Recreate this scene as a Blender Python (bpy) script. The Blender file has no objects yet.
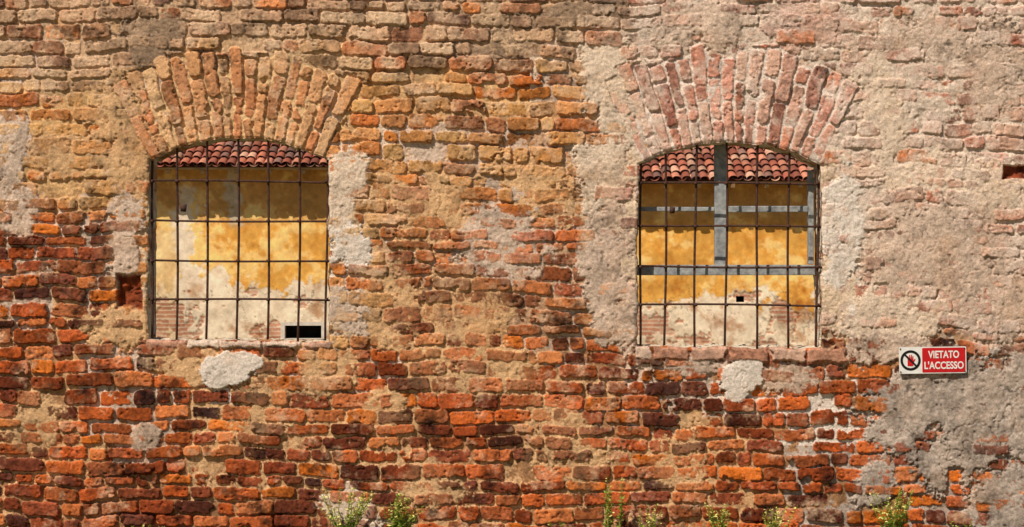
import bpy, math, random
import numpy as np
from mathutils import Vector, Matrix

U = 0.006          # metres per layout unit on the wall face
EYE = 1.7
CAMD = 12.0
rng = np.random.default_rng(11)
random.seed(5)
TBL = rng.random((512, 512))

def WX(u): return (u - 512.0) * U
def WZ(v): return EYE + (263.5 - v) * U

# ------------------------------------------------------------ numpy helpers
def vn(x, y, seed=0):
    x = x + seed * 37.17 + 1000; y = y + seed * 91.73 + 1000
    xi = np.floor(x).astype(np.int64); yi = np.floor(y).astype(np.int64)
    fx = x - xi; fy = y - yi
    fx = fx * fx * (3 - 2 * fx); fy = fy * fy * (3 - 2 * fy)
    a = TBL[xi & 511, yi & 511]; b = TBL[(xi + 1) & 511, yi & 511]
    c = TBL[xi & 511, (yi + 1) & 511]; d = TBL[(xi + 1) & 511, (yi + 1) & 511]
    return (a * (1 - fx) + b * fx) * (1 - fy) + (c * (1 - fx) + d * fx) * fy

def fbm(x, y, scale, octv=4, seed=0, gain=0.5):
    s = 0; amp = 1; tot = 0; f = 1.0 / scale
    for o in range(octv):
        s = s + amp * (vn(x * f, y * f, seed + o * 3) * 2 - 1)
        tot += amp; amp *= gain; f *= 2.03
    return s / tot * 1.6

def ss(a, b, x):
    t = np.clip((x - a) / (b - a), 0, 1)
    return t * t * (3 - 2 * t)

def rnd(i, k=0):
    v = np.sin(i * 12.9898 + k * 78.233) * 43758.5453
    return v - np.floor(v)

def lin(c):
    c = np.array(c, dtype=float) / 255.0
    return np.where(c <= 0.04045, c / 12.92, ((c + 0.055) / 1.055) ** 2.4)

def pal(u, cols):
    cols = np.array([lin(c) for c in cols])
    t = np.linspace(0, 1, len(cols))
    return np.stack([np.interp(u, t, cols[:, k]) for k in range(3)], -1)

def mixc(a, b, w):
    return a * (1 - w[..., None]) + b * w[..., None]

def np_mesh(name, V, F, C=None, smooth=True):
    me = bpy.data.meshes.new(name)
    V = np.asarray(V, dtype=np.float32); F = np.asarray(F, dtype=np.int32)
    me.vertices.add(len(V)); me.vertices.foreach_set("co", V.ravel())
    me.loops.add(F.size); me.loops.foreach_set("vertex_index", F.ravel())
    me.polygons.add(len(F))
    me.polygons.foreach_set("loop_start", np.arange(0, F.size, F.shape[1], dtype=np.int32))
    me.polygons.foreach_set("use_smooth", np.full(len(F), smooth, dtype=bool))
    me.update(calc_edges=True); me.validate()
    if C is not None:
        ca = me.color_attributes.new("Col", 'FLOAT_COLOR', 'POINT')
        c4 = np.ones((len(V), 4), dtype=np.float32); c4[:, :3] = C
        ca.data.foreach_set("color", c4.ravel())
    ob = bpy.data.objects.new(name, me)
    bpy.context.scene.collection.objects.link(ob)
    return ob

# ------------------------------------------------------------ materials
def base_mat(name):
    m = bpy.data.materials.new(name); m.use_nodes = True
    return m, m.node_tree, m.node_tree.nodes["Principled BSDF"]

def attr_mat(name, rough=0.9, nscale=60, nlo=0.72, nhi=1.25, bump=0.5, bdist=0.003, bscale=260):
    m, nt, p = base_mat(name); n = nt.nodes; l = nt.links
    at = n.new("ShaderNodeAttribute"); at.attribute_name = "Col"
    tc = n.new("ShaderNodeTexCoord")
    n1 = n.new("ShaderNodeTexNoise"); n1.inputs["Scale"].default_value = nscale
    n1.inputs["Detail"].default_value = 6; n1.inputs["Roughness"].default_value = 0.8
    mr = n.new("ShaderNodeMapRange"); mr.inputs["From Min"].default_value = 0.3; mr.inputs["From Max"].default_value = 0.7
    mr.inputs["To Min"].default_value = nlo; mr.inputs["To Max"].default_value = nhi
    mx = n.new("ShaderNodeVectorMath"); mx.operation = 'SCALE'
    l.new(tc.outputs["Object"], n1.inputs["Vector"]); l.new(n1.outputs["Fac"], mr.inputs["Value"])
    l.new(at.outputs["Color"], mx.inputs[0]); l.new(mr.outputs["Result"], mx.inputs["Scale"])
    l.new(mx.outputs["Vector"], p.inputs["Base Color"])
    n2 = n.new("ShaderNodeTexNoise"); n2.inputs["Scale"].default_value = bscale
    n2.inputs["Detail"].default_value = 5; n2.inputs["Roughness"].default_value = 0.7
    l.new(tc.outputs["Object"], n2.inputs["Vector"])
    b = n.new("ShaderNodeBump"); b.inputs["Strength"].default_value = bump; b.inputs["Distance"].default_value = bdist
    l.new(n2.outputs["Fac"], b.inputs["Height"]); l.new(b.outputs["Normal"], p.inputs["Normal"])
    p.inputs["Roughness"].default_value = rough
    p.inputs["Specular IOR Level"].default_value = 0.2
    return m

def noise_mat(name, c1, c2, scale=30, rough=0.8, bump=0.3, bdist=0.002, metal=0.0):
    m, nt, p = base_mat(name); n = nt.nodes; l = nt.links
    tc = n.new("ShaderNodeTexCoord")
    n1 = n.new("ShaderNodeTexNoise"); n1.inputs["Scale"].default_value = scale
    n1.inputs["Detail"].default_value = 6; n1.inputs["Roughness"].default_value = 0.65
    cr = n.new("ShaderNodeValToRGB")
    cr.color_ramp.elements[0].position = 0.35; cr.color_ramp.elements[1].position = 0.65
    cr.color_ramp.elements[0].color = (*lin(c1), 1); cr.color_ramp.elements[1].color = (*lin(c2), 1)
    l.new(tc.outputs["Object"], n1.inputs["Vector"]); l.new(n1.outputs["Fac"], cr.inputs["Fac"])
    l.new(cr.outputs["Color"], p.inputs["Base Color"])
    b = n.new("ShaderNodeBump"); b.inputs["Strength"].default_value = bump; b.inputs["Distance"].default_value = bdist
    l.new(n1.outputs["Fac"], b.inputs["Height"]); l.new(b.outputs["Normal"], p.inputs["Normal"])
    p.inputs["Roughness"].default_value = rough; p.inputs["Metallic"].default_value = metal
    p.inputs["Specular IOR Level"].default_value = 0.25
    return m

M_wall = attr_mat("weathered_brick", 0.92, 95, 0.55, 1.42, 1.0, 0.007, 180)
M_house = attr_mat("peeling_plaster", 0.92, 14, 0.82, 1.15, 0.4, 0.006, 60)
M_tile = attr_mat("terracotta_tile", 0.9, 12, 0.6, 1.35, 0.3, 0.005, 60)
M_iron = noise_mat("rusty_iron", (46, 32, 28), (88, 54, 40), 60, 0.75, 0.6, 0.002)
M_wood = noise_mat("grey_painted_wood", (112, 114, 118), (164, 164, 162), 25, 0.8, 0.5, 0.003)
M_fascia = noise_mat("old_wood", (150, 120, 85), (185, 150, 110), 6, 0.85)
M_dark = noise_mat("dark_interior", (28, 24, 20), (40, 34, 28), 5, 0.9)
M_leaf = noise_mat("weed_leaf", (88, 112, 34), (146, 158, 60), 40, 0.8)
M_dry = noise_mat("weed_flower", (206, 192, 92), (226, 214, 140), 50, 0.8)

# ------------------------------------------------------------ wall layout
OPEN = [dict(xl=148, xr=329, yb=341, cx=238.5, crest=138, R=195.0, out=282.0, a0=-0.475, a1=0.455),
        dict(xl=637.5, xr=821.5, yb=347.5, cx=729.0, crest=142, R=197.0, out=290.0, a0=-0.455, a1=0.475)]

def opening_sdf(X, Y, rough=True):
    best = np.full(X.shape, 1e9)
    for k, o in enumerate(OPEN):
        cy = o['crest'] + o['R']
        lean = (Y - 250) * -0.012
        s = np.maximum.reduce([o['xl'] + lean - X, X - o['xr'] + lean * 0.3, Y - o['yb'] - 0.012 * (X - o['cx']),
                               np.hypot(X - o['cx'], Y - cy) - o['R']])
        best = np.minimum(best, s)
    if rough:
        best = best + fbm(X, Y, 14, 3, 71) * 1.3
    return best

def axis(lo, a, b, hi, step, cstep):
    return np.concatenate([np.arange(lo, a, cstep), np.arange(a, b, step), np.arange(b, hi + cstep, cstep)])
ST = 0.82
gx = axis(-300, -20, 1044, 1330, ST, 3.5)
gy = axis(-130, -16, 540, 552, ST, 3.5)
X, Y = np.meshgrid(gx, gy)

# ---- coursed brick
wx = X + fbm(X, Y, 45, 2, 1) * 2.0
wy = Y + fbm(X, Y, 80, 2, 2) * 3.4 + fbm(X, Y, 18, 2, 60) * 1.0 - 0.012 * (X - 300)
rows = [-190.0]
while rows[-1] < 640:
    rows.append(rows[-1] + rng.normal(13.9, 1.3))
rows = np.array(rows)
ri = np.clip(np.searchsorted(rows, wy) - 1, 0, len(rows) - 2)
top = rows[ri]; bot = rows[ri + 1]
L = np.zeros_like(X); Rr = np.zeros_like(X); bid = np.zeros_like(X)
for r in range(len(rows) - 1):
    m = ri == r
    if not m.any(): continue
    e = [-360.0 - rng.random() * 40]
    mode = rng.random()
    while e[-1] < 1400:
        q = rng.random()
        if q < (0.2 if mode < 0.75 else 0.5): w = rng.normal(20, 2.5)
        elif q < 0.82: w = rng.normal(40, 3.5)
        else: w = rng.normal(30, 5)
        e.append(e[-1] + w)
    e = np.array(e)
    c = np.clip(np.searchsorted(e, wx[m]) - 1, 0, len(e) - 2)
    L[m] = e[c]; Rr[m] = e[c + 1]; bid[m] = r * 131 + c + 1
lu = (wx - L) / (Rr - L); lv = (wy - top) / (bot - top)
vsh = (rnd(bid, 21) - .5) * 1.9 + (rnd(bid, 22) - .5) * 2.8 * (lu - .5)
dx = np.minimum(wx - L, Rr - wx); dy = np.minimum(wy - top + vsh, bot - wy - vsh)

# ---- arches
archk = np.full(X.shape, -1)
for k, o in enumerate(OPEN):
    cy = o['crest'] + o['R']
    ax_ = X + fbm(X, Y, 30, 2, 5 + k) * 1.6; ay_ = Y + fbm(X, Y, 30, 2, 9 + k) * 1.6
    rr = np.hypot(ax_ - o['cx'], ay_ - cy); th = np.arctan2(ax_ - o['cx'], cy - ay_)
    ang = [o['a0']]
    while ang[-1] < o['a1'] - 0.03:
        ang.append(ang[-1] + rng.normal(0.0545, 0.005))
    ang[-1] = o['a1']; ang = np.array(ang)
    ci = np.clip(np.searchsorted(ang, th) - 1, 0, len(ang) - 2)
    outj = o['out'] + (rnd(ci.astype(float), 3 + k) - 0.5) * 14
    inside = (rr < outj) & (rr > o['R'] - 12) & (th > o['a0']) & (th < o['a1'])
    ba = np.minimum(th - ang[ci], ang[ci + 1] - th) * rr
    s1 = np.where(ci % 2 == 0, o['R'] + 43, o['R'] + 22) + (rnd(ci.astype(float), 9) - 0.5) * 8
    s2 = np.where(ci % 2 == 0, outj, o['R'] + 65 + (rnd(ci.astype(float), 10) - 0.5) * 8)
    seg = (rr > s1).astype(int) + (rr > s2).astype(int)
    dr = np.minimum.reduce([np.abs(rr - s1), np.abs(rr - s2), np.abs(rr - outj)])
    L_ = (th - ang[ci]) / (ang[ci + 1] - ang[ci])
    dx = np.where(inside, ba, dx); dy = np.where(inside, dr, dy)
    lu = np.where(inside, L_, lu); lv = np.where(inside, (rr % 40) / 40.0, lv)
    bid = np.where(inside, 9000 + k * 700 + ci * 5 + seg, bid)
    archk = np.where(inside, k, archk)
    ring = np.abs(rr - outj)
    near = (~inside) & (th > o['a0'] - .02) & (th < o['a1'] + .02) & (rr > outj)
    dy = np.where(near, np.minimum(dy, ring), dy)
isarch = archk >= 0

# ---- zones
nz = fbm(X, Y, 70, 5, 20) * 36
nx_ = fbm(X, Y, 70, 5, 24) * 36
Xn = X + nx_; Yn = Y + nz
low = ss(320, 365, Yn)
low = np.maximum(low, ss(185, 235, Yn) * (1 - ss(95, 130, Xn)))
low = np.maximum(low, ss(170, 250, Yn) * ss(375, 405, Xn) * (1 - ss(575, 610, Xn)) * 0.85)
right = ss(585, 640, Xn) * (1 - ss(335, 360, Yn))
farr = ss(835, 880, Xn) * (1 - ss(330, 350, Yn))
topz = 1 - ss(45, 85, Yn)
ragz = ss(355, 380, X) * (1 - ss(580, 610, X)) * (1 - ss(150, 200, Y)) * ss(10, 50, Y)
cen = ss(150, 215, Yn) * ss(365, 395, Xn) * (1 - ss(590, 625, Xn)) * (1 - ss(335, 370, Yn))
sdf = opening_sdf(X, Y)
rimw = (1 - ss(14, 52, sdf + fbm(X, Y, 30, 4, 111, .6) * 22)) * ss(140, 165, Y) * (1 - ss(335, 352, Y))

# ---- brick height
d = np.minimum(dx, dy)
corner = np.minimum(dx, 4) + np.minimum(dy, 4) - 3.8
d = np.minimum(d, corner * 0.9 + 0.6)
jw = 0.55 + rnd(bid, 5) * 1.1
d = d - jw + fbm(X, Y, 6, 4, 31, .6) * 1.1
chip = fbm(X, Y, 16, 4, 33, .6)
d = d - np.clip(chip - 0.52, 0, 1) * 9
prof = -0.040 * (1 - ss(-0.7, 0.7, d))
amp = 0.013 + 0.017 * ragz + 0.007 * low + .005 * topz
bh = (rnd(bid, 1) - 0.5) * amp + (rnd(bid, 2) - 0.5) * 0.009 * (lu - .5) * 2 + (rnd(bid, 7) - 0.4) * 0.010 * (0.5 - lv)
bh = bh + fbm(X, Y, 9, 4, 35) * 0.0030 + fbm(X, Y, 2.6, 2, 37) * 0.0015
step_ = ss(.0, .06, fbm(X, Y, 11, 4, 36, .6) + (rnd(bid, 31) - .5) * 1.3 - .35)
bh = bh - .0050 * step_
er = rnd(bid, 8)
bh = bh - (er > 0.94) * 0.012 - (er > 0.975) * 0.020
bh = np.where(isarch, bh * 0.8 + 0.002, bh)
bh = bh - np.clip(fbm(X, Y, 4, 3, 39) - 0.45, 0, 1) * 0.016
b = bh + prof

# ---- mortar layer
mo = -0.0160 - 0.0090 * low + 0.0040 * right + 0.000 * topz - 0.008 * ragz + 0.0025 * farr + .0025 * cen + .007 * rimw
mo = mo + fbm(X, Y, 75, 6, 41, .65) * 0.0095 + fbm(X, Y, 10, 4, 45, .6) * 0.0055 + fbm(X, Y, 2.8, 3, 47) * 0.0022
mo = mo - np.clip(fbm(X, Y, 22, 4, 43, .6) - 0.10, 0, 1) * 0.024
mo = np.where(isarch, np.minimum(mo + .003, -0.0050 + fbm(X, Y, 14, 3, 46) * 0.004), mo)
mo = mo - 0.004 * isarch * (archk == 0)
mo = np.minimum(mo, 0.004)

GREY, WHT, TAN, PNK, CEM, DRK, CRM = 0, 1, 2, 3, 4, 5, 6
PCOL = [(192, 168, 150), (232, 216, 202), (202, 162, 122), (208, 176, 160), (166, 150, 138), (152, 126, 104), (224, 200, 178)]
PATCH = [
 (6, 150, 26, 54, .003, GREY), (124, 235, 20, 92, .002, GREY), (130, 160, 34, 40, .004, TAN), (122, 325, 32, 26, .001, TAN),
 (112, 112, 30, 44, .005, TAN), (150, 36, 36, 28, -.002, DRK), (60, 155, 44, 24, -.002, TAN), (20, 215, 22, 36, -.001, GREY),
 (346, 172, 20, 26, .005, CRM), (352, 246, 30, 30, .005, WHT), (341, 206, 14, 50, .003, CRM), (346, 310, 26, 38, .002, GREY),
 (500, 245, 60, 56, .000, GREY), (430, 215, 70, 50, -.003, TAN), (470, 300, 70, 46, -.005, TAN), (390, 300, 36, 50, -.001, TAN), (540, 190, 50, 40, -.004, TAN),
 (608, 250, 32, 84, .003, GREY), (600, 180, 32, 56, .002, CRM), (618, 325, 34, 26, .002, GREY), (612, 75, 28, 72, .004, CRM), (700, 25, 70, 26, .001, GREY), (800, 20, 70, 24, .000, PNK),
 (590, 14, 70, 20, .000, DRK), (990, 70, 40, 66, .004, GREY), (925, 40, 80, 46, -.002, GREY), (880, 110, 36, 70, -.001, CRM),
 (842, 235, 30, 96, .004, WHT), (930, 250, 110, 62, .002, GREY), (1000, 300, 60, 60, .003, GREY), (890, 315, 80, 40, .001, CRM), (985, 190, 60, 36, .000, CRM), (930, 180, 60, 30, -.003, CRM),
 (975, 415, 84, 86, .011, CEM), (908, 415, 56, 66, .010, CEM), (1010, 505, 46, 60, .007, CEM), (895, 350, 70, 20, .005, GREY), (880, 480, 30, 32, .002, CEM),
 (1120, 420, 90, 120, .012, CEM), (1120, 200, 80, 100, .007, GREY),
 (228, 369, 26, 16, .016, WHT), (242, 362, 20, 10, .014, WHT), (218, 378, 14, 12, .012, WHT), (740, 377, 22, 17, .017, WHT), (746, 366, 17, 11, .014, WHT), (738, 392, 12, 10, .012, WHT),
 (200, 366, 50, 18, -.001, TAN), (262, 405, 34, 44, -.004, TAN), (145, 437, 15, 12, .004, GREY), (480, 372, 70, 34, -.005, TAN), (335, 372, 44, 26, -.003, TAN), (385, 420, 30, 44, -.005, TAN),
 (352, 508, 26, 26, .001, CRM), (560, 430, 54, 50, -.006, TAN), (430, 485, 34, 28, -.005, TAN), (30, 420, 34, 30, -.006, TAN),
 (700, 366, 50, 15, .000, GREY), (790, 378, 40, 18, .000, GREY), (680, 460, 34, 34, -.006, TAN), (-100, 200, 80, 60, .006, GREY), (-120, 420, 60, 60, .003, TAN),
]
ph = np.full(X.shape, -0.05); pc = np.zeros(X.shape + (3,)); pcw = np.zeros(X.shape)
n_edge = fbm(X, Y, 34, 7, 51, 0.72) * 0.70
pr = fbm(X, Y, 11, 5, 55, .6) * 0.0034 + fbm(X, Y, 2.6, 3, 57) * 0.0016
pits = np.clip(fbm(X, Y, 4.5, 3, 59) - .46, 0, 1)
pr = pr - pits * .010
pr2 = fbm(X, Y, 24, 6, 58, .65) * 0.0080
ck = np.abs(fbm(X, Y, 48, 5, 113, .55)); crk = (1 - ss(0.0, .035, ck)) * ss(-.1, .3, fbm(X, Y, 60, 2, 117))
pr = pr - crk * .007
for (cx, cy, rx, ry, h, ci) in PATCH:
    box = (np.abs(X - cx) < rx * 2.2) & (np.abs(Y - cy) < ry * 2.2)
    thick = h > .0115 and rx < 60
    q = 1 - np.hypot((X[box] - cx) / rx, (Y[box] - cy) / ry) + n_edge[box] * (0.5 if thick else 1.0)
    hh = -0.022 + (h + 0.022 - 0.003) * ss(0.0, 0.08 if thick else .26, q) + (0.003 * ss(.2, .7, q)) + pr[box] * (.6 if thick else 1)
    hh = hh + pr2[box] * (1.0 if not thick else .5)
    cur = ph[box]; new = hh > cur
    cur[new] = hh[new]; ph[box] = cur
    colv = pc[box]; colv[new] = lin(PCOL[ci]); pc[box] = colv
    w = pcw[box]; w[new] = ss(-0.15, 0.35, q)[new]; pcw[box] = w
ph = np.where(isarch, np.minimum(ph, -0.0035 + pr * 2), ph)

# broken-out bricks: beside the left window and at the far right
hole = np.maximum(1 - np.maximum(np.abs(X - 128) / 12.0, np.abs(Y - 291) / 17.0),
                  1 - np.maximum(np.abs(X - 1016) / 12.0, np.abs(Y - 172) / 7.0)) + .12 + np.clip(n_edge, -.3, .3) * .5
hw = ss(0.0, 0.25, hole)

# ---- colours
u = rnd(bid, 11)
RED = [(84, 44, 32), (138, 64, 36), (170, 82, 42), (188, 98, 52), (150, 72, 40), (204, 122, 74), (114, 58, 42), (162, 84, 54)]
TOP = [(132, 102, 84), (168, 132, 104), (192, 156, 126), (152, 116, 92), (200, 168, 138), (176, 114, 78), (118, 92, 80)]
OCH = [(168, 106, 62), (192, 138, 86), (208, 160, 106), (172, 122, 82), (216, 172, 122), (194, 108, 54), (152, 106, 78)]
PIN = [(156, 104, 88), (184, 140, 120), (198, 160, 138), (168, 118, 100), (212, 180, 158), (174, 98, 70), (150, 114, 102)]
AR0 = [(192, 126, 84), (216, 166, 122), (192, 122, 82), (222, 180, 136), (198, 132, 92), (212, 158, 112)]
AR1 = [(180, 122, 102), (208, 160, 138), (174, 110, 92), (222, 182, 160), (190, 136, 118), (202, 134, 106)]
col = pal(u, OCH)
col = mixc(col, pal(u, TOP), topz)
col = mixc(col, pal(u, PIN), right)
col = mixc(col, pal(u, RED), low)
col = np.where((archk == 0)[..., None], pal(u, AR0), col)
col = np.where((archk == 1)[..., None], pal(u, AR1), col)
orange = ((rnd(bid, 13) > 0.93) & (~isarch)).astype(float)
col = mixc(col, np.broadcast_to(lin((212, 116, 44)), col.shape), orange * 0.6)
col = col * (0.66 + 0.62 * rnd(bid, 14))[..., None]
vv = 1 + fbm(X, Y, 14, 5, 61, .6) * 0.34 + fbm(X, Y, 2.6, 2, 63) * 0.24
col = col * np.clip(vv, .3, 1.7)[..., None]
col = mixc(col, col * 1.15 + .02, step_ * .8)
wash = np.clip(fbm(X, Y, 26, 7, 65, .72) * 1.05 + 0.20 * right + 0.22 * farr + 0.12 * topz + .04 * cen - 0.24 * low, 0, 0.8)
wcol = mixc(np.broadcast_to(lin((220, 186, 154)), col.shape), np.broadcast_to(lin((226, 204, 188)), col.shape), right)
col = mixc(col, wcol, wash)
soot = np.clip(fbm(X, Y, 30, 7, 67, .7) - 0.20, 0, 0.7) * (1.0 + 0.6 * low + .3 * topz - .2 * right)
col = col * (1 - 0.85 * np.clip(soot, 0, .9))[..., None]

mcol = np.broadcast_to(lin((208, 166, 120)), col.shape) * 1.0
mcol = mixc(mcol, np.broadcast_to(lin((188, 156, 126)), col.shape), topz)
mcol = mixc(mcol, np.broadcast_to(lin((220, 198, 180)), col.shape), right)
mcol = mixc(mcol, np.broadcast_to(lin((164, 122, 88)), col.shape), low)
mcol = mixc(mcol, np.broadcast_to(lin((190, 156, 128)), col.shape), cen * .7)
mcol = mixc(mcol, np.broadcast_to(lin((212, 184, 156)), col.shape), rimw * .8)
mcol = np.where((archk == 1)[..., None], lin((226, 206, 192)), mcol)
mcol = np.where((archk == 0)[..., None], lin((214, 178, 136)), mcol)
mcol = mcol * np.clip(1 + fbm(X, Y, 18, 6, 69, .68) * .42 + fbm(X, Y, 2.6, 2, 73) * .22, .3, 1.5)[..., None]
pcol = pc * np.clip(1.0 + fbm(X, Y, 24, 7, 75, .72) * .42 + fbm(X, Y, 2.6, 2, 77) * .16 - pits * .7, .25, 1.4)[..., None]
stain = np.clip(fbm(X, Y, 40, 7, 79, .7), 0, 1) * .6
pcol = mixc(pcol, pcol * np.array([.84, .66, .52]), stain)
pcol = pcol * (1 - .35 * crk)[..., None]

H = np.maximum(b, mo)
wm = ss(-0.0010, 0.0010, mo - b)
C = mixc(col, mcol, wm)
C = mixc(C, pcol, pcw * .26 * (pc[..., 0] > 0))
wp = ss(-0.0010, 0.0012, ph - H)
C = mixc(C, pcol, wp)
H = np.maximum(H, ph)
H = H - 0.060 * hw * (0.6 + 0.4 * vn(X / 6, Y / 6, 3))
C = mixc(C, np.broadcast_to(lin((150, 68, 38)), C.shape) * (0.4 + .7 * vn(X / 5, Y / 5, 8))[..., None], hw * .95)
H = H + fbm(X, Y, 150, 2, 81) * 0.008

for o in OPEN:
    yb = o['yb'] + 0.012 * (X - o['cx'])
    bigs = o['cx'] > 500
    hgt = 15 if bigs else 8
    m = (Y > yb - 2) & (Y < yb + hgt) & (X > o['xl'] - 2) & (X < o['xr'] + (34 if bigs else 2))
    xo = X + 11 + fbm(X, Y, 20, 2, 93) * 4
    sid = np.floor(xo / 39.0)
    e = np.minimum(np.minimum(xo % 39.0, 39 - xo % 39.0), np.minimum(Y - yb + 2, yb + hgt - Y)) + fbm(X, Y, 8, 4, 91, .6) * 1.9 - rnd(sid, 8)
    hh = np.where(m & (rnd(sid, 2) > .12), -0.014 + (0.022 + rnd(sid, 4) * .012) * ss(0.3, 2.6, e), -1)
    use = hh > H
    H = np.where(use, hh + fbm(X, Y, 5, 3, 92) * .0025, H)
    sc = mixc(np.broadcast_to(lin((208, 186, 168)), C.shape), np.broadcast_to(lin((168, 116, 92)), C.shape), rnd(sid, 6))
    C = np.where((use)[..., None], sc * np.clip(vv, .5, 1.5)[..., None], C)

H = H - 0.010 * (1 - ss(0.0, 2.5, sdf))
H = np.clip(H, -0.080, 0.05)
lum = C.mean(-1, keepdims=True)
C = C * np.clip((np.maximum(lum, .01) / .26) ** .22, .45, 1.2) * 1.06
lum = C.mean(-1, keepdims=True)
C = np.maximum(lum + (C - lum) * 1.06, .004)
mxc = C.max(-1, keepdims=True)          # keep hue when limiting the albedo
C = C * np.where(mxc > .5, (.5 + .32 * (1 - np.exp(-(mxc - .5) / .32))) / mxc, 1.0)

# ---- build front sheet with openings
nj, ni = X.shape
sd0 = sdf
fc = 0.25 * (sd0[:-1, :-1] + sd0[1:, :-1] + sd0[:-1, 1:] + sd0[1:, 1:])
keep = fc > 0
touch_k = np.zeros((nj, ni), bool); touch_h = np.zeros((nj, ni), bool)
for a in (0, 1):
    for c_ in (0, 1):
        touch_k[a:nj - 1 + a, c_:ni - 1 + c_] |= keep
        touch_h[a:nj - 1 + a, c_:ni - 1 + c_] |= ~keep
rim = touch_k & touch_h
gyv, gxv = np.gradient(sd0)
gl = np.maximum(np.hypot(gxv, gyv), 0.3)
sh = np.where(rim, np.clip(sd0, -ST, ST), 0)
Xs = X - sh * gxv / gl; Ys = Y - sh * gyv / gl
V = np.stack([WX(Xs), -H, WZ(Ys)], -1).reshape(-1, 3)
Cc = C.reshape(-1, 3)
idx = np.arange(nj * ni).reshape(nj, ni)
F = np.stack([idx[:-1, :-1], idx[1:, :-1], idx[1:, 1:], idx[:-1, 1:]], -1)[keep]
TH = 0.27
ed = []
a, bb = keep[:, :-1], keep[:, 1:]
j, i = np.nonzero(a != bb); ed.append(np.stack([idx[j, i + 1], idx[j + 1, i + 1]], -1))
a, bb = keep[:-1, :], keep[1:, :]
j, i = np.nonzero(a != bb); ed.append(np.stack([idx[j + 1, i], idx[j + 1, i + 1]], -1))
ed = np.concatenate(ed)
uq, inv = np.unique(ed, return_inverse=True); inv = inv.reshape(ed.shape)
NS = 14
Vl = [V]; Cl = [Cc]; Fl = [F]; base = len(V); prev = uq
gxf = (gxv / gl).ravel()[uq]; gyf = (gyv / gl).ravel()[uq]
rimp = V[uq]
uu = X.ravel()[uq]; vv2 = Y.ravel()[uq]
per = uu + vv2
for s in range(1, NS + 1):
    t = s / NS
    dpt = rimp[:, 1] * (1 - t) + TH * t
    off = (fbm(per, np.full_like(per, s * 5.0), 9, 3, 95) * 0.010) * (1 if s < NS else 0.3)
    P = np.stack([rimp[:, 0] + gxf * off, dpt, rimp[:, 2] - gyf * off], -1)
    Vl.append(P)
    wv = vn(per / 12, np.full_like(per, s / 3.0), 14)
    cc = mixc(np.broadcast_to(lin((222, 204, 180)), P.shape), np.broadcast_to(lin((188, 140, 104)), P.shape), ss(.5, .8, wv))
    Cl.append(cc)
    cur = np.arange(base, base + len(uq)); base += len(uq)
    pa = prev[inv] if s > 1 else ed
    ca_ = cur[inv]
    Fl.append(np.stack([pa[:, 0], pa[:, 1], ca_[:, 1], ca_[:, 0]], -1))
    prev = cur
def quad(p, c):
    global base
    Vl.append(np.array(p)); Cl.append(np.tile(lin(c), (4, 1)))
    Fl.append(np.array([[base, base + 1, base + 2, base + 3]])); base += 4
x0, x1 = gx[0], gx[-1]; yt, ybm = gy[0], gy[-1]
cuts = [x0]
for o in OPEN: cuts += list(np.linspace(o['xl'], o['xr'], 17))
cuts.append(x1)
def arcv(o, x): return o['crest'] + o['R'] - math.sqrt(o['R'] ** 2 - (x - o['cx']) ** 2)
for a_, b_ in zip(cuts[:-1], cuts[1:]):
    o = next((o for o in OPEN if o['xl'] - 1 < (a_ + b_) / 2 < o['xr'] + 1 and b_ - a_ < 40), None)
    if o is None:
        quad([(WX(a_), TH, WZ(yt)), (WX(b_), TH, WZ(yt)), (WX(b_), TH, WZ(ybm)), (WX(a_), TH, WZ(ybm))], (170, 120, 90))
    else:
        quad([(WX(a_), TH, WZ(yt)), (WX(b_), TH, WZ(yt)), (WX(b_), TH, WZ(arcv(o, b_))), (WX(a_), TH, WZ(arcv(o, a_)))], (170, 120, 90))
        quad([(WX(a_), TH, WZ(o['yb'])), (WX(b_), TH, WZ(o['yb'])), (WX(b_), TH, WZ(ybm)), (WX(a_), TH, WZ(ybm))], (170, 120, 90))
quad([(WX(x0), -.03, WZ(yt)), (WX(x1), -.03, WZ(yt)), (WX(x1), TH, WZ(yt)), (WX(x0), TH, WZ(yt))], (170, 140, 110))
for xx in (x0, x1):
    quad([(WX(xx), -.0, WZ(yt)), (WX(xx), TH, WZ(yt)), (WX(xx), TH, WZ(ybm)), (WX(xx), -.0, WZ(ybm))], (160, 90, 60))
wall = np_mesh("brick_wall", np.concatenate(Vl), np.concatenate(Fl), np.concatenate(Cl))
wall.data.materials.append(M_wall)

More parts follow.
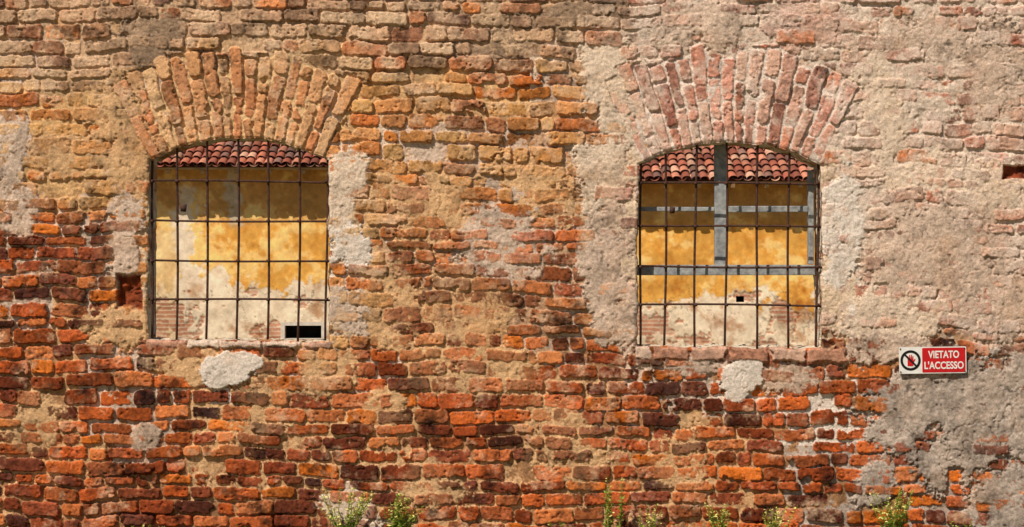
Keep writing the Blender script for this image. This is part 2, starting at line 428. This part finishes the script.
# ------------------------------------------------------------ generic mesh builder
class MB:
    def __init__(s): s.v = []; s.f = []; s.m = []
    def box(s, x0, x1, y0, y1, z0, z1, mi=0, jit=0):
        k = len(s.v)
        for z in (z0, z1):
            for (x, y) in ((x0, y0), (x1, y0), (x1, y1), (x0, y1)):
                s.v.append((x + random.uniform(-jit, jit), y + random.uniform(-jit, jit), z + random.uniform(-jit, jit)))
        for f in ((0, 3, 2, 1), (4, 5, 6, 7), (0, 1, 5, 4), (1, 2, 6, 5), (2, 3, 7, 6), (3, 0, 4, 7)):
            s.f.append(tuple(k + i for i in f)); s.m.append(mi)
    def tube(s, pts, r, n=8, mi=0, square=False):
        k = len(s.v); pts = [Vector(p) for p in pts]
        rs = r if isinstance(r, (list, tuple)) else [r] * len(pts)
        for q, p in enumerate(pts):
            t = (pts[min(q + 1, len(pts) - 1)] - pts[max(q - 1, 0)]).normalized()
            ref = Vector((0, 1, 0)) if abs(t.y) < .9 else Vector((1, 0, 0))
            a = t.cross(ref).normalized(); b = t.cross(a).normalized()
            for w in range(n):
                an = 2 * math.pi * (w + .5) / n
                s.v.append(tuple(p + (a * math.cos(an) + b * math.sin(an)) * rs[q]))
        for q in range(len(pts) - 1):
            for w in range(n):
                s.f.append((k + q * n + w, k + q * n + (w + 1) % n, k + (q + 1) * n + (w + 1) % n, k + (q + 1) * n + w)); s.m.append(mi)
        s.f.append(tuple(k + w for w in range(n))); s.m.append(mi)
        s.f.append(tuple(k + (len(pts) - 1) * n + w for w in range(n))); s.m.append(mi)
    def obj(s, name, mats, smooth=False):
        me = bpy.data.meshes.new(name); me.from_pydata(s.v, [], s.f); me.update()
        for m in mats: me.materials.append(m)
        me.polygons.foreach_set("material_index", s.m)
        me.polygons.foreach_set("use_smooth", [smooth] * len(s.f))
        ob = bpy.data.objects.new(name, me); bpy.context.scene.collection.objects.link(ob)
        return ob

# ------------------------------------------------------------ iron grilles
def grille(o, vs, hs):
    mb = MB(); yb = 0.045
    for x in vs:
        t = arcv(o, min(max(x, o['xl'] + 1), o['xr'] - 1)) - 6
        n = 9; pts = []
        ph_ = random.uniform(0, 6)
        for k in range(n):
            f = k / (n - 1)
            pts.append((WX(x + 0.8 * math.sin(ph_ + f * 5) - 1.6 * (f - .5)), yb, WZ(t + (o['yb'] + 6 - t) * f)))
        mb.tube(pts, 0.0075, 8)
    for y in hs:
        n = 9; pts = []; ph_ = random.uniform(0, 6)
        for k in range(n):
            f = k / (n - 1)
            pts.append((WX(o['xl'] - 6 + (o['xr'] - o['xl'] + 12) * f), yb - 0.012, WZ(y + 0.010 * (o['xr'] - o['xl']) * (f - .5) + .6 * math.sin(ph_ + 5 * f))))
        mb.tube(pts, 0.0068, 8)
        for x in vs:
            mb.box(WX(x) - .010, WX(x) + .010, yb - .022, yb + .010, WZ(y) - .009, WZ(y) + .009)
    mb.box(WX(vs[0] + 32) - .018, WX(vs[0] + 32) + .014, yb - .03, yb - .006, WZ(hs[0] + 27) - .02, WZ(hs[0] + 27) + .02, 0, .004)
    return mb.obj("iron_window_grille", [M_iron], True)
grille(OPEN[0], [151, 176, 206, 237, 267.5, 298.5, 326], [181, 221, 261, 299.5])
grille(OPEN[1], [641, 666, 696, 727, 758, 789.5, 818.5], [183, 226, 267, 305])

# ------------------------------------------------------------ old timber window frame
def PW(u_, depth): return (u_ - 512) * U * (CAMD + depth) / CAMD
def PZ(v_, depth): return EYE + (263.5 - v_) * U * (CAMD + depth) / CAMD
yf = 0.17
mb = MB()
mb.box(PW(715, yf), PW(727, yf), yf, yf + .05, PZ(275, yf), PZ(140, yf), 0, .003)
mb.box(PW(637, yf), PW(815, yf), yf - .012, yf + .06, PZ(275, yf), PZ(265, yf), 0, .003)
mb.box(PW(728, yf), PW(808, yf), yf + .004, yf + .045, PZ(212, yf), PZ(206, yf), 0, .002)
mb.box(PW(637, yf), PW(714.5, yf), yf + .004, yf + .045, PZ(211, yf), PZ(207, yf), 0, .002)
mb.box(PW(808.5, yf), PW(814, yf), yf - .002, yf + .05, PZ(264.5, yf), PZ(170, yf), 0, .002)
wf = mb.obj("wooden_window_frame", [M_wood])
bv = wf.modifiers.new("b", 'BEVEL'); bv.width = .004; bv.segments = 2

# ------------------------------------------------------------ sign
def flat_mat(name, c, rough=.35):
    m = noise_mat(name, tuple(int(v * .92) for v in c), c, 18, rough, .05, .0005); return m
M_sw = flat_mat("sign_white", (232, 228, 222)); M_sr = flat_mat("sign_red", (196, 30, 34)); M_sk = flat_mat("sign_black", (32, 26, 28))
sg = bpy.data.objects.new("no_entry_sign", None); bpy.context.scene.collection.objects.link(sg)
SW, SH = 67 * U, 26.5 * U
def child(ob, name): ob.name = name; ob.parent = sg; return ob
def poly(pts, y0, y1, mat, name):
    n = len(pts); v = [(x, y0, z) for x, z in pts] + [(x, y1, z) for x, z in pts]
    f = [tuple(range(n))[::-1], tuple(range(n, 2 * n))] + [(k, (k + 1) % n, (k + 1) % n + n, k + n) for k in range(n)]
    me = bpy.data.meshes.new(name); me.from_pydata(v, [], f); me.materials.append(mat)
    ob = bpy.data.objects.new(name, me); bpy.context.scene.collection.objects.link(ob); return child(ob, name)
def rrect(x0, x1, z0, z1, r, y0, y1, mat, name):
    pts = []
    for cx_, cz_, a0 in ((x1 - r, z1 - r, 0), (x0 + r, z1 - r, 90), (x0 + r, z0 + r, 180), (x1 - r, z0 + r, 270)):
        for k in range(6):
            an = math.radians(a0 + 18 * k); pts.append((cx_ + r * math.cos(an), cz_ + r * math.sin(an)))
    return poly(pts, y0, y1, mat, name)
rrect(-SW / 2, SW / 2, -SH / 2, SH / 2, .008, -.002, .002, M_sw, "plate")
rrect(-SW / 2 + .138, SW / 2 - .006, -SH / 2 + .006, SH / 2 - .006, .006, -.0035, -.0021, M_sr, "red_panel")
icx, icz = -SW / 2 + .068, 0.0
def ringm(r0, r1, y, mat, name):
    n = 40; v = []; f = []
    for k in range(n):
        an = 2 * math.pi * k / n
        v += [(icx + r0 * math.cos(an), y, icz + r0 * math.sin(an)), (icx + r1 * math.cos(an), y, icz + r1 * math.sin(an))]
    for k in range(n):
        a = 2 * k; b_ = 2 * ((k + 1) % n); f.append((a, a + 1, b_ + 1, b_))
    me = bpy.data.meshes.new(name); me.from_pydata(v, [], f); me.materials.append(mat)
    ob = bpy.data.objects.new(name, me); bpy.context.scene.collection.objects.link(ob); child(ob, name)
ringm(.046, .061, -.0034, M_sk, "prohibition_ring")
hand = [(-.018, -.034), (.014, -.034), (.020, -.012), (.030, .006), (.026, .010), (.017, .000), (.017, .026), (.012, .026), (.010, .006), (.008, .034), (.003, .034),
        (.001, .007), (-.003, .034), (-.008, .033), (-.008, .006), (-.012, .026), (-.017, .025), (-.018, -.004)]
poly([(icx + x, icz + z) for x, z in hand], -.0034, -.0022, M_sr, "hand_symbol")
c45 = math.cos(math.radians(45)) * .048; w_ = .004
poly([(icx - c45 - w_, icz + c45 - w_), (icx + c45 - w_, icz - c45 - w_), (icx + c45 + w_, icz - c45 + w_), (icx - c45 + w_, icz + c45 + w_)], -.0046, -.0036, M_sk, "prohibition_slash")
for body, zc, wid, nm in (("VIETATO", .031, .185, "text_vietato"), ("L'ACCESSO", -.034, .235, "text_accesso")):
    cu = bpy.data.curves.new(nm, 'FONT'); cu.body = body; cu.size = .060; cu.align_x = 'CENTER'; cu.align_y = 'CENTER'
    cu.extrude = .0006; cu.offset = .0014; cu.materials.append(M_sw)
    t = bpy.data.objects.new(nm, cu); bpy.context.scene.collection.objects.link(t)
    bpy.context.view_layer.update()
    t.scale = (wid / t.dimensions.x, 1.0, 1.0)
    t.rotation_euler = (math.pi / 2, 0, 0); t.location = ((-SW / 2 + .138 + SW / 2 - .006) / 2, -.0045, zc); child(t, nm)
mbs = MB()
for sx in (-SW / 2 + .008, SW / 2 - .010):
    for sz in (-SH / 2 + .011, SH / 2 - .011):
        mbs.tube([(sx, -.006, sz), (sx, .04, sz)], .0045, 10)
child(mbs.obj("screws", [M_iron]), "screws")
sg.location = (WX(931.5), -.034, WZ(359.8)); sg.rotation_euler = (0, math.radians(-0.8), 0)

# ------------------------------------------------------------ building across the yard
BY = 24.0; S = U * (CAMD + BY) / CAMD
def bu(x): return 512 + x / S
def bvv(z): return 263.5 - (z - EYE) / S
house = bpy.data.objects.new("farmhouse", None); bpy.context.scene.collection.objects.link(house)
VENTS = [(284, 322, 325, 339), (736, 744, 296, 302), (560, 600, 240, 300), (60, 96, 230, 300)]
def house_part(xa, xb, eave_v, tag, ov=0.62):
    ez = EYE + (263.5 - eave_v) * (U * (CAMD + BY - ov) / CAMD)
    xs_ = np.arange(xa, xb + .001, .018); zs_ = np.arange(ez + .15, -.05, -.018)
    A, B = np.meshgrid(xs_, zs_); P = bu(A); Q = bvv(B)
    n1 = fbm(P, Q, 16, 5, 101, .65); n2 = fbm(P, Q, 40, 4, 103); n3 = fbm(P, Q, 5, 3, 105)
    yel = pal(vn(P / 9, Q / 9, 5), [(214, 142, 56), (228, 168, 80), (218, 148, 62)])
    yel_eave_shade = mixc(yel, np.broadcast_to(lin((192, 148, 96)), yel.shape), (1 - ss(214, 230, Q + n1 * 4)) * 0.6)  # eave shadow painted into the wall colour as a browner band along the top
    whi = pal(np.clip(.5 + n2 * .5, 0, 1), [(208, 180, 150), (230, 208, 180), (220, 198, 174)])
    mpy = ss(0, 4, Q + n1 * 20 + n2 * 12 - (282 if tag == 0 else 298))
    pale = ss(.10, .45, n1 * .9 + n2 * .3 - .004 * np.abs(Q - 266) + (.30 if tag == 0 else .2))
    Cw = mixc(yel_eave_shade, whi, mpy)
    Cw = mixc(Cw, np.broadcast_to(lin((240, 204, 134)), Cw.shape), pale * .6 * (1 - mpy))
    hh = -0.006 * mpy
    if tag == 0:
        st = ss(0, 3, 12 - np.abs(P - 190 + n1 * 12 + n2 * 5) + n3 * 3) * ss(186, 192, Q + n1 * 6)
        Cw = mixc(Cw, whi * .9, st); hh = np.minimum(hh, -.006 * st)
        st = ss(0, 3, 7 - np.abs(P - 232 + n1 * 8) + n3 * 2) * (1 - ss(218, 226, Q + n1 * 6))
        Cw = mixc(Cw, whi * .8, st)
        st = ss(0, 3, 20 - np.abs(P - 160 + n1 * 7)) * ss(222, 236, Q + n1 * 9) * .7
        Cw = mixc(Cw, np.broadcast_to(lin((218, 188, 142)), Cw.shape), st)
    br = np.floor((Q + n1) / 4.2); bc = np.floor(P / 12.0 + (br % 2) * .5); rb = rnd(br * 57 + bc, 3)
    jo = np.minimum(((Q + n1) / 4.2) % 1, 1 - ((Q + n1) / 4.2) % 1) < .16
    bcol = pal(rb, [(140, 78, 54), (176, 110, 80), (160, 94, 68), (192, 140, 112)])
    bcol = np.where(jo[..., None], lin((190, 165, 140)), bcol)
    bm = np.zeros_like(P)
    for (cx, cy, rx, ry) in ([(172, 322, 30, 20), (262, 334, 18, 8), (250, 292, 8, 4), (300, 300, 6, 5)] if tag == 0 else [(655, 328, 24, 18), (784, 318, 10, 12), (700, 340, 14, 6), (768, 345, 18, 8), (745, 298, 10, 4)]):
        bm = np.maximum(bm, ss(0, .3, 1 - np.hypot((P - cx) / rx, (Q - cy) / ry) + n1 * 1.2 + n3 * .6))
    Cw = mixc(Cw, bcol, bm * .85); hh = hh - .02 * bm
    crack = (np.abs(fbm(P, Q, 26, 4, 107)) < .018) & (Q > 285)
    Cw = np.where(crack[..., None], Cw * .55, Cw)
    stn = np.clip(fbm(P, Q, 20, 6, 131, .7) - .10, 0, .6) * (.35 + .9 * ss(270, 300, Q))
    Cw = Cw * (1 - stn[..., None] * np.array([.5, .75, .9]))
    Cw = Cw * np.clip(1 + n3 * .14 + n2 * .14 + n1 * .16, .5, 1.4)[..., None]
    hh = hh + n1 * .004 + n3 * .002
    Vw = np.stack([A, BY - hh, B], -1).reshape(-1, 3)
    J, I = A.shape; ix = np.arange(J * I).reshape(J, I)
    Pc = P[:-1, :-1]; Qc = Q[:-1, :-1]; kp = np.ones(Pc.shape, bool)
    for (a, b_, c, d_) in VENTS: kp &= ~((Pc > a) & (Pc < b_) & (Qc > c) & (Qc < d_))
    Fw = np.stack([ix[:-1, :-1], ix[1:, :-1], ix[1:, 1:], ix[:-1, 1:]], -1)[kp]
    w = np_mesh("wall", Vw, Fw, np.clip(Cw, .01, .85).reshape(-1, 3)); w.data.materials.append(M_house); w.parent = house
    pitch = math.radians(21); run = 5.5; dirv = Vector((0, math.cos(pitch), math.sin(pitch))); nrm = Vector((0, -math.sin(pitch), math.cos(pitch)))
    org = Vector((0, BY - ov, ez)); cw = .165; rl = .34
    vs, fs, cs = [], [], []
    ncol = int((xb - xa + .3) / cw); nrow = int(run / rl)
    for c in range(ncol):
        for r in range(nrow):
            for kind in (0, 1):
                cxm = xa - .15 + (c + (.5 if kind else 0)) * cw + random.uniform(-.012, .012)
                cxb = cxm + random.uniform(-.008, .008)
                base_c = lin(random.choice([(160, 90, 70), (184, 120, 96), (144, 84, 68), (200, 152, 126), (136, 100, 88), (172, 102, 78)])) * random.uniform(.6, 1.25)
                k0 = len(vs); y0 = r * rl + random.uniform(-.03, .03); y1 = y0 + rl + .07
                for (yy, rad, lift) in ((y0, .086, .030), (y1, .070, .0)):
                    for q in range(7):
                        an = math.pi * q / 6
                        ux = math.cos(an) * rad; un = math.sin(an) * rad * .8
                        if kind == 0: un = -un + .05
                        p = org + dirv * yy + nrm * (un + lift) + Vector((cxm if yy == y0 else cxb, 0, 0)) + Vector((ux, 0, 0))
                        vs.append(tuple(p)); cs.append(base_c)
                for q in range(6): fs.append((k0 + q, k0 + q + 1, k0 + 8 + q, k0 + 7 + q))
    rf = np_mesh("roof_tiles", vs, fs, np.array(cs)); rf.data.materials.append(M_tile); rf.parent = house
    mb = MB()
    def sl(t, n): return org + dirv * t + nrm * n
    k = len(mb.v)
    for t, n in ((.06, -.03), (run, -.03), (run, -.07), (.06, -.07)):
        p = sl(t, n); mb.v.append((xa - .2, p.y, p.z)); mb.v.append((xb + .2, p.y, p.z))
    for q in range(4):
        a = 2 * q; b_ = 2 * ((q + 1) % 4); mb.f.append((k + a, k + a + 1, k + b_ + 1, k + b_)); mb.m.append(0)
    for q in range(int((xb - xa) / .6)):
        xx = xa + .3 + q * .6; k = len(mb.v)
        for t, n in ((.05, -.071), (.75, -.071), (.75, -.16), (.05, -.14)):
            p = sl(t, n); mb.v.append((xx - .035, p.y, p.z)); mb.v.append((xx + .035, p.y, p.z))
        for q2 in range(4):
            a = 2 * q2; b_ = 2 * ((q2 + 1) % 4); mb.f.append((k + a, k + a + 1, k + b_ + 1, k + b_)); mb.m.append(0)
        mb.f.append((k, k + 2, k + 4, k + 6)); mb.f.append((k + 1, k + 3, k + 5, k + 7)); mb.m += [0, 0]
    e = mb.obj("eaves", [M_fascia]); e.parent = house
    mb = MB()
    zt = ez + .1
    mb.box(xa, xa + .3, BY + .05, BY + 5, 0, zt); mb.box(xb - .3, xb, BY + .05, BY + 5, 0, zt)
    mb.box(xa, xb, BY + 4.8, BY + 5.0, 0, zt + 1.7)
    mb.box(xa, xb, BY + .45, BY + .5, 0, zt)
    e = mb.obj("inner_walls", [M_dark]); e.parent = house
house_part(-13.0, 0.0, 167, 0)
house_part(0.02, 13.0, 181, 1)
mb = MB()
for kk, (a, b_, c, d_) in enumerate(VENTS):
    if kk == 1: continue
    xa, xb, zt, zb = (a - 512) * S, (b_ - 512) * S, EYE + (263.5 - c) * S, EYE + (263.5 - d_) * S
    mb.box(xa - .06, xa + .012, BY - .006, BY + .2, zb - .05, zt + .05); mb.box(xb - .012, xb + .06, BY - .006, BY + .2, zb - .05, zt + .05)
    mb.box(xa + .013, xb - .013, BY - .008, BY + .2, zt - .01, zt + .06); mb.box(xa + .013, xb - .013, BY - .01, BY + .2, zb - .06, zb + .01)
e = mb.obj("vent_frames", [noise_mat("plaster_trim", (190, 175, 160), (215, 203, 190), 8)]); e.parent = house

# ------------------------------------------------------------ ground
mg, nt, p = base_mat("dry_grassy_earth"); n = nt.nodes; l = nt.links
tc = n.new("ShaderNodeTexCoord"); n1 = n.new("ShaderNodeTexNoise"); n1.inputs["Scale"].default_value = 1.4; n1.inputs["Detail"].default_value = 10; n1.inputs["Roughness"].default_value = .7
cr = n.new("ShaderNodeValToRGB"); cr.color_ramp.elements[0].position = .4; cr.color_ramp.elements[1].position = .62
cr.color_ramp.elements[0].color = (*lin((92, 96, 48)), 1); cr.color_ramp.elements[1].color = (*lin((140, 120, 88)), 1)
l.new(tc.outputs["Object"], n1.inputs["Vector"]); l.new(n1.outputs["Fac"], cr.inputs["Fac"]); l.new(cr.outputs["Color"], p.inputs["Base Color"])
bpn = n.new("ShaderNodeBump"); bpn.inputs["Distance"].default_value = .04; l.new(n1.outputs["Fac"], bpn.inputs["Height"]); l.new(bpn.outputs["Normal"], p.inputs["Normal"])
p.inputs["Roughness"].default_value = .95
me = bpy.data.meshes.new("ground"); g = 600
me.from_pydata([(-g, -g, 0), (g, -g, 0), (g, g, 0), (-g, g, 0)], [], [(0, 1, 2, 3)]); me.materials.append(mg)
bpy.context.scene.collection.objects.link(bpy.data.objects.new("ground", me))

# ------------------------------------------------------------ weeds
def weed(u_, top_v, stems, spread, seed, y=-.16, flowers=.5, leaf=.022):
    R = random.Random(seed); mb = MB(); X0 = WX(u_); Ht = WZ(top_v)
    leaf *= 1.4
    for s in range(stems):
        h = Ht * R.uniform(.6, 1.0); an = R.uniform(0, 6.28); ln = R.uniform(.1, 1) * spread
        bx, by = X0 + R.uniform(-.05, .05), y + R.uniform(-.03, .03)
        pts = []
        for k in range(7):
            f = k / 6; pts.append((bx + math.cos(an) * ln * f ** 1.6 + R.uniform(-.004, .004), by + math.sin(an) * ln * .5 * f ** 1.6, h * f))
        mb.tube(pts, [.0032 * (1 - .6 * k / 6) for k in range(7)], 5, 0)
        for k in range(int(h / .008)):
            f = R.uniform(.12, 1.0) ** .7; q = min(int(f * 6), 5); fr = f * 6 - q
            p0 = Vector(pts[q]).lerp(Vector(pts[q + 1]), fr)
            a2 = R.uniform(0, 6.28); L_ = leaf * R.uniform(.5, 1.3) * (1.25 - .7 * f)
            dv = Vector((math.cos(a2), math.sin(a2), R.uniform(-.1, .9))).normalized()
            sd = dv.cross(Vector((R.uniform(-1, 1), R.uniform(-1, 1), 1))).normalized() * L_ * .24
            k0 = len(mb.v)
            for v in (p0, p0 + dv * L_ * .5 + sd, p0 + dv * L_, p0 + dv * L_ * .5 - sd): mb.v.append(tuple(v))
            mb.f.append((k0, k0 + 1, k0 + 2, k0 + 3)); mb.m.append(1 if (R.random() < flowers and f > .6) else 0)
    return mb.obj("weed_plant", [M_leaf, M_dry])
weed(348, 484, 26, .19, 1, -.18, .65); weed(403, 489, 28, .15, 2, -.2, .45, .026); weed(612, 468, 8, .07, 3, -.12, .3, .024)
weed(648, 498, 11, .07, 4, -.15, .7, .02); weed(718, 500, 16, .11, 5, -.15, .6); weed(888, 480, 24, .18, 6, -.2, .6); weed(775, 503, 14, .15, 7, -.15, .7)
weed(560, 516, 10, .1, 8); weed(150, 520, 10, .12, 9); weed(960, 514, 8, .1, 10); weed(250, 522, 8, .1, 11)
mb = MB(); R = random.Random(3)
for k in range(4200):
    x = R.uniform(-4.6, 4.6); y = -.05 - abs(R.gauss(0, .25)); h = R.uniform(.03, .12); a = R.uniform(0, 6.28); w = .003
    k0 = len(mb.v); mb.v += [(x - w * math.cos(a), y - w * math.sin(a), 0), (x + w * math.cos(a), y + w * math.sin(a), 0), (x + R.uniform(-.04, .04), y + R.uniform(-.04, .04), h)]
    mb.f.append((k0, k0 + 1, k0 + 2)); mb.m.append(R.choice((0, 0, 1)))
mb.obj("grass", [M_leaf, M_dry])

# ------------------------------------------------------------ light, sky, camera
s = Vector((-0.46, -0.63, 0.90)).normalized()
sl_ = bpy.data.lights.new("sun", 'SUN'); sl_.energy = 5.0; sl_.angle = math.radians(.5); sl_.color = (1, .92, .79)
so = bpy.data.objects.new("sun", sl_); so.rotation_euler = (-s).to_track_quat('-Z', 'Y').to_euler(); so.location = (-6, -9, 12)
bpy.context.scene.collection.objects.link(so)
w = bpy.data.worlds.new("World"); bpy.context.scene.world = w; w.use_nodes = True
nt = w.node_tree; sk = nt.nodes.new("ShaderNodeTexSky"); sk.sky_type = 'NISHITA'; sk.sun_disc = False
sk.sun_elevation = math.asin(s.z); sk.sun_rotation = math.atan2(s.x, s.y)
bg = nt.nodes["Background"]; bg.inputs["Strength"].default_value = .05
nt.links.new(sk.outputs["Color"], bg.inputs["Color"])
cam = bpy.data.cameras.new("camera"); cam.lens = 36 * CAMD / (1024 * U); cam.sensor_width = 36; cam.clip_end = 2000
co = bpy.data.objects.new("camera", cam); co.location = (0, -CAMD, EYE); co.rotation_euler = (math.pi / 2, 0, 0)
bpy.context.scene.collection.objects.link(co); bpy.context.scene.camera = co
sc = bpy.context.scene; sc.view_settings.view_transform = 'Standard'; sc.view_settings.look = 'None'; sc.view_settings.exposure = 0
print("WALL verts", len(wall.data.vertices))
